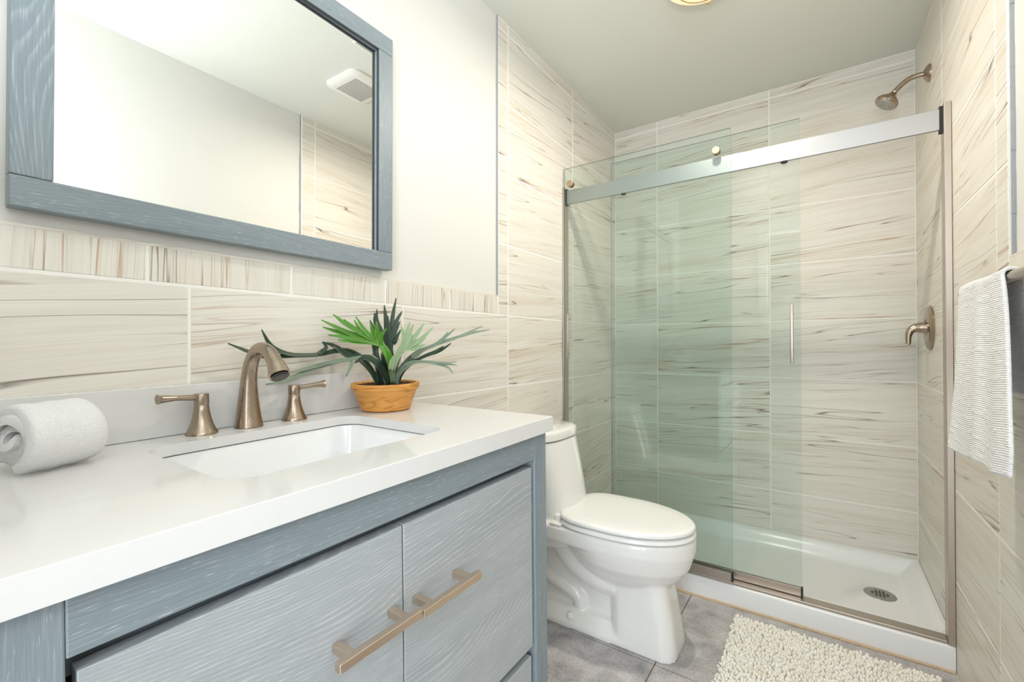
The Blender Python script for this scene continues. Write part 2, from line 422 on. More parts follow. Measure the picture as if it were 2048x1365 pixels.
box(bm, (-0.12, YF, 0), (-0.008, YE, H), mi=1)                     # plaster
box(bm, (-0.12, YE, 0), (-0.0010, YB+0.1, H), mi=2)
box(bm, (-0.0085, YF, 0), (-0.0010, YE, ZW-0.003), mi=2)
box(bm, (-0.0085, YE-0.0045, ZW), (-0.0008, YE+0.0008, H), mi=3)      # cut tile edge in mortar
box(bm, (-0.0085, YF, ZW-0.004), (-0.0006, YE, ZW+0.003), bev=0.001, mi=2)
courses(bm, 'x', 0.0, 1, [YE, 1.5549, 2.155, YB], T4, H)
courses(bm, 'x', 0.0, 1, [YF, -0.2, 0.3905, 0.9758, 1.5549, 2.155, YB], 0.0, T4)
st = [YF, -0.27+0.0, 0.025, 0.3183, 0.6111, 0.9062, 1.1946, YE]
for a, b in zip(st[1:-1], st[2:]): tile_panel(bm, 'x', 0.0, 1, max(a, YF), b, T4, ZW, vert=True)
struct(link('wall_left', bm, [M['tile'], M['paint'], M['grout'], M['mortar']]))
# back wall
bm = bmesh.new()
box(bm, (-0.12, YB+0.0010, 0), (W+0.12, YB+0.12, H), mi=1)
courses(bm, 'y', YB, -1, [0.0, 0.2685, 0.8655, W], 0.0, H)
struct(link('wall_back', bm, [M['tile'], M['grout']]))
# right wall
YR = 1.505
bm = bmesh.new()
box(bm, (W+0.011, YF, 0), (W+0.14, YR, H), mi=1)
box(bm, (W+0.0010, YR, 0), (W+0.14, YB+0.1, H), mi=2)
box(bm, (W+0.0010, YF, 0), (W+0.012, YR, ZW-0.003), mi=2)
for i in range(24):                                              # ragged mortar bead up the tile's cut edge
    za, zb = ZW+0.004+(H-ZW-0.004)*i/24, ZW+0.004+(H-ZW-0.004)*(i+1)/24
    w_ = random.uniform(0.006, 0.009)
    box(bm, (W+0.0045, YR-w_, za), (W+0.0125, YR+0.002, zb+0.001), mi=3)
box(bm, (W+0.0006, YF, ZW-0.004), (W+0.0115, YR, ZW+0.004), bev=0.0012, mi=2)
courses(bm, 'x', W, -1, [YR, 1.5915, 2.19, YB], T4, H)
courses(bm, 'x', W, -1, [YF, 0.395, 0.993, 1.5915, 2.19, YB], 0.0, T4)
for i in range(6): tile_panel(bm, 'x', W, -1, max(YF, YR-0.295*(i+1)), YR-0.295*i, T4, ZW, vert=True)
struct(link('wall_right', bm, [M['tile'], M['paint'], M['grout'], M['mortar']]))
# wall with the doorway, behind the camera
DX0, DX1, DZ = 0.70, 1.40, 2.04
bm = bmesh.new()
box(bm, (-0.12, YF-0.12, 0), (DX0, YF, H), mi=0); box(bm, (DX1, YF-0.12, 0), (W+0.14, YF, H), mi=0); box(bm, (DX0, YF-0.12, DZ), (DX1, YF, H), mi=0)
struct(link('wall_front', bm, M['paint']))
bm = bmesh.new()
box(bm, (DX0-0.065, YF, 0), (DX0+0.008, YF+0.016, DZ+0.07), 0.004); box(bm, (DX1-0.008, YF, 0), (W-0.002, YF+0.016, DZ+0.07), 0.004)
box(bm, (DX0-0.065, YF, DZ-0.008), (W-0.002, YF+0.017, DZ+0.07), 0.004)
struct(link('trim_1', bm, M['trimw']))
struct(link('ceiling', B((-0.12, YF-0.12, H), (W+0.14, YB+0.12, H+0.1)), M['ceil']))
# floor with joints
bm = bmesh.new()
box(bm, (-0.1, YF-1.9, -0.1), (W+0.1, YB, -0.002), mi=1)
xs = [-0.284, 0.626, 1.536]; ys = [1.521-0.61*k for k in range(6, -1, -1)] + [2.131]
for a, b in zip(xs[:-1], xs[1:]):
    for c, d in zip(ys[:-1], ys[1:]):
        lo, hi = (max(a, -0.1)+0.0016, c+0.0016, -0.01), (min(b, W+0.1)-0.0016, d-0.0016, 0.0)
        box(bm, lo, hi, 0.0012, 1, mi=0)
struct(link('floor', bm, [M['floor'], M['fgrout']]))
# hall beyond the doorway
bm = bmesh.new()
box(bm, (-0.3, YF-1.9, 0), (W+0.3, YF-1.8, H), mi=0)
struct(link('wall_hall', bm, M['paint']))
# ------------------------------------------------------------------ vanity frame: the whole vanity runs 0.9 degree out of level along the wall
VT = 0.0155
VO = Vector((0, 0.5, 0.8954))
def VM(l): return VO + Matrix.Rotation(VT, 3, 'X') @ Vector(l)
def vthing(name, label, cat, loc=(0, 0, 0), rz=0.0, group=None):
    return thing(name, label, cat, VM(loc), (VT, 0, rz), group)

# cabinet (origin on the counter top plane above its middle; local z is negative downwards)
FX = 0.54
cab = vthing('vanity_cabinet', 'blue grey limed oak vanity cabinet with champagne bar pulls under the white worktop', 'cabinet')
def wood_part(name, lo, hi, axis, mat, parent, bev=0.002):
    bm = B(lo, hi, bev, 2); bm.normal_update(); grain_uv(bm, axis); return link(name, bm, mat, parent)
Bz = -0.885
for sy in (-1, 1):
    y0, y1 = (0.397, 0.449) if sy > 0 else (-0.449, -0.397)
    wood_part('leg', (FX-0.05, y0, Bz), (FX, y1, -0.0355), 2, M['wood'], cab)
    wood_part('leg', (0.025, y0, Bz), (0.075, y1, -0.0355), 2, M['wood'], cab)
    yy = (0.425, 0.445) if sy > 0 else (-0.445, -0.425)
    wood_part('side_panel', (0.075, yy[0], -0.80), (FX-0.05, yy[1], -0.0355), 2, M['wood'], cab, 0.001)
wood_part('top_rail', (FX-0.022, -0.397, -0.0955), (FX, 0.397, -0.0355), 1, M['wood'], cab)
wood_part('bottom_rail', (FX-0.03, -0.397, -0.80), (FX-0.004, 0.397, -0.765), 1, M['wood'], cab)
wood_part('support_rail', (FX-0.06, -0.397, -0.13), (FX-0.035, 0.397, -0.1), 1, M['wood'], cab)
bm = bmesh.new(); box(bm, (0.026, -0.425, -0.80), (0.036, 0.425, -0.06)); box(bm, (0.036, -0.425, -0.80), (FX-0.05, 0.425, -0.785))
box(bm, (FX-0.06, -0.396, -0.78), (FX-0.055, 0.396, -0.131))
link('carcass', bm, M['recess_shade'], cab)
def pull(parent, y0, y1, zt, name='bar_pull'):
    h = 0.0125
    bm = B((FX+0.030, y0, zt-h), (FX+0.0425, y1, zt), 0.0006, 1)
    for yc in (y0+0.0245, y1-0.0245): box(bm, (FX-0.003, yc-0.0065, zt-h), (FX+0.031, yc+0.0065, zt), 0.0006, 1)
    return link(name, bm, M['pull'], parent)
for (a, b) in ((-0.389, -0.0035), (-0.0005, 0.389)):
    d = wood_part('door', (FX-0.025, a, -0.531), (FX-0.004, b, -0.112), 1, M['wooddoor'], cab, 0.0012)
pull([c for c in cab.children if c.name.startswith('door')][0], -0.150, -0.0045, -0.2325)
pull([c for c in cab.children if c.name.startswith('door')][1], -0.0015, 0.144, -0.2365)
for (a, b) in ((-0.389, -0.0035), (-0.0005, 0.385)):
    dr = wood_part('drawer', (FX-0.027, a, -0.76), (FX-0.006, b, -0.553), 1, M['wooddoor'], cab, 0.0012)
    pull(dr, (a+b)/2-0.07, (a+b)/2+0.07, -0.64)

# worktop with sink cutout and backsplash
CT = 0.0345
SX0, SX1, SY0, SY1, SR = 0.113, 0.446, -0.222, 0.206, 0.045
def ctop():
    bm = bmesh.new(); th = 0.02
    x1, y0, y1 = 0.557, -0.455, 0.455
    hole = rrect(SX0, SX1, SY0, SY1, SR, 0, 8)
    n = len(hole)
    # outer ring matched in angle to the hole
    cx, cy = (SX0+SX1)/2, (SY0+SY1)/2
    outer = []
    for p in hole:
        d = Vector((p.x-cx, p.y-cy)); ts = []
        if d.x > 1e-6: ts.append((x1-0.0012-cx)/d.x)
        if d.x < -1e-6: ts.append((0.0-cx)/d.x)
        if d.y > 1e-6: ts.append((y1-0.0012-cy)/d.y)
        if d.y < -1e-6: ts.append((y0+0.0012-cy)/d.y)
        t = min(ts); outer.append([cx+d.x*t, cy+d.y*t])
    for tx, ty in ((x1-0.0012, y1-0.0012), (x1-0.0012, y0+0.0012), (0.0, y1-0.0012), (0.0, y0+0.0012)):
        k = min(range(n), key=lambda i: (outer[i][0]-tx)**2 + (outer[i][1]-ty)**2); outer[k] = [tx, ty]
    e = 0.0012
    top = [bm.verts.new((p[0], p[1], 0)) for p in outer]
    hv = [bm.verts.new((p.x, p.y, 0)) for p in hole]
    def exp(p):
        q = list(p)
        if abs(q[0]-(x1-e)) < 1e-5: q[0] = x1
        if abs(q[1]-(y1-e)) < 1e-5: q[1] = y1
        if abs(q[1]-(y0+e)) < 1e-5: q[1] = y0
        return q
    side = [bm.verts.new((*exp(p), -e)) for p in outer]; bot = [bm.verts.new((*exp(p), -CT)) for p in outer]
    b2 = [bm.verts.new((h.x+(p[0]-h.x)*0.72, h.y+(p[1]-h.y)*0.72, -th)) for p, h in zip(outer, hole)]
    he = [bm.verts.new((p.x - 0.001*(1 if p.x < cx else -1)*0, p.y, -0.001)) for p in hole]
    hb = [bm.verts.new((p.x, p.y, -th)) for p in hole]
    for i in range(n):
        j = (i+1) % n
        bm.faces.new((top[i], top[j], hv[j], hv[i])); bm.faces.new((side[i], side[j], top[j], top[i])); bm.faces.new((bot[i], bot[j], side[j], side[i]))
        bm.faces.new((hv[i], hv[j], he[j], he[i])); bm.faces.new((he[i], he[j], hb[j], hb[i])); bm.faces.new((hb[i], hb[j], b2[j], b2[i])); bm.faces.new((b2[i], b2[j], bot[j], bot[i]))
    bmesh.ops.recalc_face_normals(bm, faces=bm.faces[:])
    return bm
top = vthing('countertop', 'glossy white quartz worktop with backsplash on the blue grey vanity', 'countertop')
link('slab', ctop(), M['quartz'], top)
link('backsplash', B((0.0006, -0.455, 0.0005), (0.0205, 0.322, 0.1005), 0.0015), M['quartz'], top)
# undermount basin
sink = vthing('sink', 'rectangular white undermount basin set into the worktop', 'sink')
bm = bmesh.new(); rings = []
for ins, z, r in ((-0.014, -0.0205, 0.05), (-0.012, -0.022, 0.05), (-0.003, -0.023, 0.048), (0.000, -0.035, 0.05), (0.006, -0.10, 0.055), (0.016, -0.135, 0.06), (0.04, -0.15, 0.06), (0.10, -0.155, 0.05)):
    rings.append(rrect(SX0+ins, SX1-ins, SY0+ins, SY1-ins, r, z, 8))
ring_faces(bm, rings, (False, True))
link('basin', bm, M['ceramic'], sink, True, 60)
bm = bmesh.new(); lathe(bm, [(0.0, -0.1535), (0.012, -0.1532), (0.022, -0.1525), (0.028, -0.154), (0.028, -0.157)], (0.28, -0.008, 0)); link('drain', bm, M['bronze'], sink, True)
# widespread faucet
FB = 0.052
fau = vthing('faucet', 'brushed bronze widespread faucet with arched spout and two lever handles behind the basin', 'faucet')
bm = bmesh.new()
tube(bm, [(FB, -0.0135, 0.0), (FB-0.001, -0.0135, 0.03), (FB, -0.0135, 0.075), (FB+0.005, -0.0135, 0.115), (FB+0.020, -0.0135, 0.150), (FB+0.050, -0.0135, 0.172), (FB+0.085, -0.0135, 0.168), (FB+0.112, -0.0135, 0.147), (FB+0.133, -0.0135, 0.118)],
     [0.0285, 0.024, 0.0185, 0.0155, 0.0145, 0.0140, 0.0140, 0.0150, 0.0215], 28, 60)
link('spout', bm, M['bronze'], fau, True, 50)
bm = bmesh.new()
d_ = Vector((0.021, 0, -0.029)).normalized()
for k in range(2): lathe(bm, [(0.0, 0.0), (0.017-0.004*k, 0.0), (0.0175-0.004*k, 0.002+0.001*k), (0.0, 0.0025+0.001*k)], (0, 0, 0), n=28)
bmesh.ops.transform(bm, matrix=Matrix.Translation((FB+0.1337, -0.0135, 0.1172)) @ d_.to_track_quat('Z', 'Y').to_matrix().to_4x4(), verts=bm.verts[:])
link('aerator', bm, M['darkmetal'], fau, True)
for nm, yh, sgn in (('left', -0.105, -1), ('right', 0.0905, 1)):
    bm = bmesh.new()
    lathe(bm, [(0.0285, 0.0), (0.0285, 0.003), (0.0255, 0.008), (0.0205, 0.020), (0.0165, 0.034), (0.0140, 0.048), (0.0133, 0.0575), (0.0122, 0.0588), (0.0122, 0.060)], (FB, yh, 0), n=36)
    h = link('handle', bm, M['bronze'], fau, True, 50)
    bm = bmesh.new()
    lathe(bm, [(0.0128, 0.060), (0.0133, 0.061), (0.0133, 0.0815), (0.0125, 0.083), (0.0, 0.0832)], (FB, yh, 0), n=32)
    tube(bm, [(FB, yh, 0.0765), (FB+0.002, yh+sgn*0.02, 0.0765), (FB+0.004, yh+sgn*0.045, 0.0785), (FB+0.006, yh+sgn*0.068, 0.0795), (FB+0.007, yh+sgn*0.076, 0.0795)], [0.0062, 0.0064, 0.0055, 0.0085, 0.0108], 18, 30, flat=0.9)
    link('lever', bm, M['bronze'], h, True, 45)

# ------------------------------------------------------------------ framed mirror
MY0, MY1, MZ0, MZ1 = 0.1295, 0.908, 1.3005, 2.0005
mir = thing('wall_mirror', 'large mirror in a blue grey oak frame hanging above the vanity', 'mirror', (0, (MY0+MY1)/2, MZ0))
mo = Vector((0, (MY0+MY1)/2, MZ0))
def fm(name, y0, y1, z0, z1, axis, mt='wood'):
    bm = B((0.0, y0-mo.y, z0-mo.z), (0.030, y1-mo.y, z1-mo.z), 0.0022, 2); bm.normal_update(); grain_uv(bm, axis)
    return link(name, bm, M[mt], mir)
fm('bottom_rail', MY0, MY1, MZ0, MZ0+0.0515, 1); fm('top_rail', MY0, MY1, MZ1-0.0515, MZ1, 1)
fm('stile', MY0, MY0+0.0515, MZ0+0.052, MZ1-0.052, 2, 'woodfig'); fm('stile', MY1-0.0515, MY1, MZ0+0.052, MZ1-0.052, 2)
mg = link('mirror_glass', B((0.004, MY0+0.04-mo.y, 0.04), (0.019, MY1-0.04-mo.y, 0.66)), M['mirror'], mir)
mg.rotation_euler = (0, 0, math.radians(0.7))
bm = bmesh.new()
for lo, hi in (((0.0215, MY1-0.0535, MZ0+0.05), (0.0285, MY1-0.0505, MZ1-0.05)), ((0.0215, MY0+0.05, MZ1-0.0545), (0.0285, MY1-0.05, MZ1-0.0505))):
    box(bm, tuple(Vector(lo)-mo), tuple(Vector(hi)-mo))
link('rebate_shade', bm, M['recess_shade'], mir)  # dark strips paint in the shade along two inner frame edges

# ------------------------------------------------------------------ potted fern
PX, PY = 0.114, 0.3145
fern = vthing('potted_fern', 'staghorn fern in a turned orange wooden pot at the end of the worktop', 'potted plant', (PX, PY, 0.0005))
bm = bmesh.new()
lathe(bm, [(0.0, 0.0), (0.060, 0.0), (0.0655, 0.003), (0.0705, 0.018), (0.083, 0.053), (0.0855, 0.055), (0.0895, 0.0585), (0.0910, 0.071), (0.0895, 0.0725), (0.0815, 0.0725), (0.0790, 0.069), (0.0775, 0.060), (0.0, 0.060)], n=64)
link('pot', bm, M['pot'], fern, True, 35)
bm = bmesh.new()
rnd = random.Random(3)
n = 26; vs = {}
for i in range(n+1):
    for j in range(n+1):
        x, y = -0.08+0.16*i/n, -0.08+0.16*j/n; r = math.hypot(x, y)
        if r < 0.081: vs[i, j] = bm.verts.new((x*min(1, 0.0785/max(r, 1e-6)), y*min(1, 0.0785/max(r, 1e-6)), 0.0655 + rnd.uniform(-0.0025, 0.004)))
for i in range(n):
    for j in range(n):
        q = [vs.get(k) for k in ((i, j), (i+1, j), (i+1, j+1), (i, j+1))]
        if all(q): bm.faces.new(q)
link('soil', bm, M['soil'], fern)
er = Vector((math.cos(yaw), math.sin(yaw), 0)); ed = Vector((-math.sin(yaw), math.cos(yaw), 0))
SC = 1.2816/897.93
def FP(u, v, d):        # sideways, up and depth offsets from the middle of the pot, in metres
    for _ in range(60):
        p = er*((u-771)*SC*(1+d/1.28)) + ed*d + Vector((0, 0, 0.066-(v-768)*SC*(1+d/1.28)))
        if p.x > -PX+0.030: break
        d -= 0.008
    return p
def finger(bm, pts, widths, steps=22, cup=0.25):
    ul = bm.loops.layers.uv.verify()
    path = smooth_path(pts, steps); prev = None; tot = 0
    for i, p in enumerate(path):
        t = (path[min(i+1, steps-1)]-path[max(i-1, 0)]).normalized()
        vd = (Vector((0.98-PX, -0.81-0*PY, 0.2)) - p).normalized() + Vector((0.25, 0.1, 0.75))
        a = t.cross(vd).normalized(); nrm = a.cross(t).normalized()
        w = lerp_list(widths, i/(steps-1))
        row = [bm.verts.new(p + a*(w*s) + nrm*(abs(s)*w*cup)) for s in (-1, -0.5, 0, 0.5, 1)]
        if prev:
            for k in range(4):
                f = bm.faces.new((prev[k], prev[k+1], row[k+1], row[k]))
                for l, (uu, vv) in zip(f.loops, ((k/4, i-1), ((k+1)/4, i-1), ((k+1)/4, i), (k/4, i))): l[ul].uv = (uu, vv*0.02)
        prev = row
def frond(base, palm, tips, mat, d0, dp, wb=0.007, wp=0.013, wt=0.0066):
    bm = bmesh.new()
    for tip in tips:
        mid = tip[3] if len(tip) > 3 else None
        pts = [FP(base[0], base[1], d0)] + [FP(p[0], p[1], d0+(dp-d0)*(i+1)/len(palm)) for i, p in enumerate(palm)]
        if mid: pts += [FP(m[0], m[1], (dp+tip[2])/2) for m in mid]
        pts.append(FP(tip[0], tip[1], tip[2]))
        k = len(palm)
        ws = [wb] + [wb+(wp-wb)*(i+1)/k for i in range(k)] + [wt]*(len(mid) if mid else 0) + [0.0009]
        ws = ws[:-1] + [wt*1.02, wt*0.95, wt*0.7, 0.0012]
        finger(bm, pts, ws)
    o = link('frond', bm, M[mat], fern, True, 60)
    s = o.modifiers.new('thick', 'SOLIDIFY'); s.thickness = 0.0011; s.offset = 0
    return o
# bright upright frond
frond((779, 766), [(783, 725), (769, 690)], [(663, 638, -0.05, [(706, 664)]), (681, 629, -0.045, [(708, 652)]), (665, 652, -0.055, [(700, 667)]), (698, 640, -0.03, [(727, 664)]), (721, 635, -0.03, [(742, 666)]), (716, 642, -0.02, [(735, 672)]), (674, 667, -0.06, [(716, 676)]), (692, 677, -0.06, [(722, 682)]), (753, 645, -0.05, [(757, 668)]), (765, 643, -0.05, [(764, 668)]), (784, 657, -0.05, [(771, 672)])], 'leafbright', 0.0, -0.03, 0.006, 0.0095, 0.0074)
# pale frond leaning right
frond((787, 766), [(790, 728), (812, 700)], [(856, 647, -0.05, [(838, 672)]), (874, 655, -0.055, [(846, 681)]), (833, 666, -0.05, [(822, 688)]), (862, 686, -0.06, [(838, 696)]), (858, 676, -0.05, [(836, 691)])], 'leafpale', -0.01, -0.04, 0.006, 0.011, 0.0074)
frond((784, 764), [(790, 725), (806, 690)], [(818, 648, 0.0, [(812, 670)]), (802, 655, 0.0, [(806, 674)]), (826, 652, 0.0, [(816, 672)]), (842, 660, 0.0, [(824, 680)])], 'leafpale', 0.01, 0.0, 0.005, 0.011)
# long grey frond reaching right
frond((790, 768), [(800, 738), (832, 708), (862, 694)], [(952, 659, 0.03, [(905, 680)]), (966, 666, 0.03, [(925, 674)]), (901, 663, 0.02, [(880, 681)]), (888, 669, 0.02, [(875, 684)])], 'leafgrey', 0.0, 0.02, 0.006, 0.010, 0.005)
frond((791, 768), [(806, 738), (842, 716)], [(899, 689, -0.01, [(876, 704)]), (885, 694, -0.01, [(868, 705)]), (872, 708, -0.01)], 'leafdark', 0.0, 0.0, 0.006, 0.0085, 0.005)
frond((792, 768), [(800, 744), (822, 727), (850, 724)], [(911, 724, -0.02, [(880, 727)]), (904, 745, -0.02, [(890, 733)]), (910, 731, -0.01, [(884, 728)]), (900, 726, -0.02)], 'leafgrey', -0.005, -0.015, 0.005, 0.008, 0.0045)
# dark frond reaching left
frond((757, 768), [(742, 738), (722, 712), (690, 700), (660, 704)], [(534, 665, -0.01, [(620, 701), (585, 698), (562, 685)]), (581, 645, 0.0, [(625, 700), (603, 688), (590, 672)]), (664, 680, 0.0, [(670, 692)])], 'leafdark', 0.0, -0.02, 0.006, 0.009, 0.006)
frond((758, 768), [(745, 740), (728, 718), (708, 712)], [(664, 680, -0.02, [(682, 692)])], 'leafdark', 0.0, -0.03, 0.006, 0.011, 0.008)
# grey frond curling down left
frond((776, 768), [(768, 738), (752, 716), (735, 714), (712, 716)], [(600, 735, -0.06, [(670, 722), (635, 730)]), (586, 750, -0.065, [(672, 724), (640, 735), (612, 747)]), (708, 747, -0.06, [(716, 724)])], 'leafgrey', -0.01, -0.04, 0.006, 0.009, 0.0055)
frond((780, 768), [(770, 738), (758, 722), (742, 712)], [(722, 722, -0.05), (735, 708, -0.05)], 'leafdark', -0.015, -0.045, 0.006, 0.012, 0.008)
# dark upright fronds behind
frond((768, 766), [(765, 720), (768, 690)], [(750, 625, 0.03, [(750, 650)]), (745, 632, 0.03, [(748, 655)]), (763, 617, 0.035, [(766, 645)]), (771, 638, 0.03, [(770, 660)]), (738, 645, 0.02, [(748, 668)])], 'leafdark', 0.02, 0.03, 0.006, 0.012, 0.0065)
frond((774, 766), [(774, 720), (777, 690)], [(786, 604, 0.035, [(779, 645)]), (798, 629, 0.03, [(786, 652)]), (795, 648, 0.025, [(785, 668)]), (797, 664, 0.02, [(786, 682)]), (793, 674, 0.02, [(784, 690)])], 'leafdark', 0.02, 0.025, 0.006, 0.012, 0.0065)
frond((762, 768), [(758, 735), (752, 706)], [(744, 680, 0.01), (760, 676, 0.01)], 'leafdark', 0.0, 0.0, 0.008, 0.011, 0.008)

# ------------------------------------------------------------------ rolled towel
ra, rb = Vector((0.143, -0.372, 0)), Vector((0.115, -0.309, 0))
roll_ang = math.atan2((rb-ra).y, (rb-ra).x); Lr = (rb-ra).length + 0.02
rt_ = vthing('rolled_towel', 'white terry towel rolled up on the worktop', 'towel', tuple((ra+rb)/2 + Vector((0, 0, 0.0005))), roll_ang)
bm = bmesh.new()
RR, turns, thk = 0.050, 3.3, 0.0135
na, nl = 150, 26; TW0 = -PI/2 - 0.35 - turns*2*PI
def rollpt(s, side, l):
    th = s*turns*2*PI; r = 0.008 + (RR-0.008)*s
    r += (-thk*0.48 if side else thk*0.40); r = max(r, 0.002)
    e = abs(l-0.5)*2; r2 = r
    if e > 0.80: r2 = r*(1-0.10*((e-0.80)/0.20)**2)
    r2 *= 1 + 0.012*math.sin(l*17+th)+0.01*math.sin(3*th+l*5)
    x = (l-0.5)*Lr + 0.006*math.sin(th*0.7)*(1 if l > 0.5 else -1)*(e > 0.9)
    fl = 0.95 if math.sin(th+TW0) < -0.75 else 1.0
    return Vector((x, r2*math.cos(th+TW0), RR*0.95 + r2*fl*math.sin(th+TW0)))
grids = []
for side in (0, 1):
    grids.append([[bm.verts.new(rollpt(i/na, side, j/nl)) for j in range(nl+1)] for i in range(na+1)])
o_, i_ = grids
for i in range(na):
    for j in range(nl):
        bm.faces.new((o_[i][j], o_[i+1][j], o_[i+1][j+1], o_[i][j+1])); bm.faces.new((i_[i][j], i_[i][j+1], i_[i+1][j+1], i_[i+1][j]))
    for j, fl in ((0, 1), (nl, 0)): bm.faces.new((o_[i][j], i_[i][j], i_[i+1][j], o_[i+1][j]))
for j in range(nl):
    bm.faces.new((o_[0][j], o_[0][j+1], i_[0][j+1], i_[0][j])); bm.faces.new((o_[na][j], i_[na][j], i_[na][j+1], o_[na][j+1]))
zmin = min(v.co.z for v in bm.verts)
for v in bm.verts: v.co.z -= zmin
link('towel_roll', bm, M['terry'], rt_, True, 70)

# ------------------------------------------------------------------ toilet (faces +x, tank against the left wall)
YT = 1.632
toi = thing('toilet', 'white one-piece elongated toilet between vanity and shower', 'toilet', (0, YT, 0))
def egg(xc, af, ab, hw, z, n=56, nb=2.0, nf=2.0):
    pts = []
    for i in range(n):
        a = 2*PI*i/n; c, s = math.cos(a), math.sin(a)
        e = nf if c >= 0 else nb
        cx = math.copysign(abs(c)**(2/e), c); sy = math.copysign(abs(s)**(2/e), s)
        pts.append(Vector((xc + (af if c >= 0 else ab)*cx, hw*sy, z)))
    return pts
bm = bmesh.new()
# tank
ring_faces(bm, [egg(0.13, xf-0.13, 0.118, hw, z, nb=7, nf=2.9) for z, xf, hw in ((0.30, 0.33, 0.140), (0.39, 0.315, 0.150), (0.45, 0.295, 0.155), (0.52, 0.281, 0.158), (0.60, 0.262, 0.160), (0.692, 0.237, 0.162))])
# rim and deck
ring_faces(bm, [egg(0.47, 0.262, 0.36, 0.172, 0.345, nb=5), egg(0.47, 0.265, 0.36, 0.176, 0.36, nb=5), egg(0.47, 0.265, 0.36, 0.176, 0.398, nb=5), egg(0.47, 0.258, 0.355, 0.170, 0.404, nb=5)])
# bowl
ring_faces(bm, [egg(0.47, 0.14, 0.10, 0.075, 0.17), egg(0.47, 0.175, 0.13, 0.092, 0.215), egg(0.47, 0.215, 0.17, 0.128, 0.255), egg(0.47, 0.243, 0.21, 0.156, 0.295), egg(0.47, 0.257, 0.25, 0.170, 0.335), egg(0.47, 0.262, 0.28, 0.173, 0.36)])
# pedestal
ring_faces(bm, [rrect(0.455, 0.686, -0.098, 0.098, 0.05, 0.0), rrect(0.455, 0.684, -0.097, 0.097, 0.05, 0.03), rrect(0.452, 0.670, -0.092, 0.092, 0.05, 0.12), rrect(0.448, 0.654, -0.090, 0.090, 0.052, 0.21), rrect(0.44, 0.645, -0.094, 0.094, 0.055, 0.27)])
# side web, plinth and trapway
ring_faces(bm, [rrect(0.03, 0.47, -0.045, 0.045, 0.02, z) for z in (0.0, 0.38)])
ring_faces(bm, [[Vector((p.x, p.y*(1-0.16*p.x/0.6), p.z)) for p in q] for q in (rrect(0.02, 0.60, -0.115, 0.115, 0.02, 0.0), rrect(0.02, 0.60, -0.115, 0.115, 0.02, 0.022), rrect(0.022, 0.60, -0.108, 0.108, 0.02, 0.03), rrect(0.024, 0.60, -0.078, 0.078, 0.02, 0.062), rrect(0.026, 0.60, -0.05, 0.05, 0.02, 0.07))])
for s in (-1, 1):
    tube(bm, [(0.16, s*0.035, 0.37), (0.21, s*0.045, 0.335), (0.26, s*0.05, 0.275), (0.32, s*0.052, 0.225), (0.40, s*0.05, 0.205), (0.47, s*0.045, 0.205)], [0.055, 0.047, 0.044, 0.044, 0.05, 0.05], 20, 40)
    tube(bm, [(0.08, s*0.04, 0.22), (0.16, s*0.045, 0.165), (0.25, s*0.048, 0.135), (0.315, s*0.048, 0.105), (0.325, s*0.046, 0.05)], [0.03, 0.03, 0.03, 0.028, 0.026], 16, 36)
body = link('body', bm, M['porcelain'], toi, True, 180)
rm = body.modifiers.new('fuse', 'REMESH'); rm.mode = 'VOXEL'; rm.voxel_size = 0.0048; rm.use_smooth_shade = True
sm = body.modifiers.new('soften', 'SMOOTH'); sm.iterations = 9; sm.factor = 0.5
bm = bmesh.new()
ring_faces(bm, [egg(0.13, xf-0.13, 0.122, hw, z, nb=8, nf=2.9) for z, xf, hw in ((0.696, 0.233, 0.161), (0.698, 0.240, 0.167), (0.722, 0.240, 0.167), (0.730, 0.236, 0.164), (0.735, 0.224, 0.155))])
link('tank_lid', bm, M['porcelain'], toi, True, 60)
bm = bmesh.new(); lathe(bm, [(0.0, 0.74), (0.018, 0.74), (0.020, 0.738), (0.020, 0.7345)], (0.10, 0, 0)); link('flush_button', bm, M['nickel'], toi, True)
bm = bmesh.new()
def ringpair(z0, z1, ins, hole):
    o = [egg(0.47, 0.264-a, 0.20-a*0.4, 0.180-a, z, nb=4.2) for a, z in ((0.032, z0-0.004), (0.031, z0), (0.0, z0+0.001), (0.0, z1-0.004), (0.004, z1))]
    return o
rs = ringpair(0.4085, 0.4225, 0, 0); inner = [egg(0.46, 0.20, 0.12, 0.115, z, nb=2.6) for z in (0.4225, 0.4085)]
vr = ring_faces(bm, rs + inner, (False, False))
a, b = vr[-1], vr[0]
for i in range(len(a)): bm.faces.new((a[i], a[(i+1) % len(a)], b[(i+1) % len(a)], b[i]))
link('seat', bm, M['plastic'], toi, True, 50)
bm = bmesh.new()
ring_faces(bm, [egg(0.47, 0.262-a, 0.205-a*0.4, 0.180-a, z, nb=4.2) for a, z in ((0.035, 0.424), (0.034, 0.4305), (0.001, 0.4310), (0.0, 0.4395), (0.004, 0.4445), (0.014, 0.447), (0.06, 0.4485), (0.12, 0.449))])
link('seat_lid', bm, M['plastic'], toi, True, 50)
for s in (-1, 1):
    bm = bmesh.new(); box(bm, (0.252, s*0.150-0.02, 0.4035), (0.30, s*0.150+0.02, 0.414), 0.004); box(bm, (0.255, s*0.118-0.022, 0.4035), (0.283, s*0.118+0.022, 0.434), 0.006)
    link('hinge', bm, M['plastic'], toi, True)
for s in (-1, 1):
    bm = bmesh.new(); lathe(bm, [(0.0135, 0.0), (0.0135, 0.006), (0.0115, 0.013), (0.007, 0.0175), (0.0, 0.019)], (0.30, s*0.092, 0.039), n=24); link('bolt_cap', bm, M['plastic'], toi, True, 60)

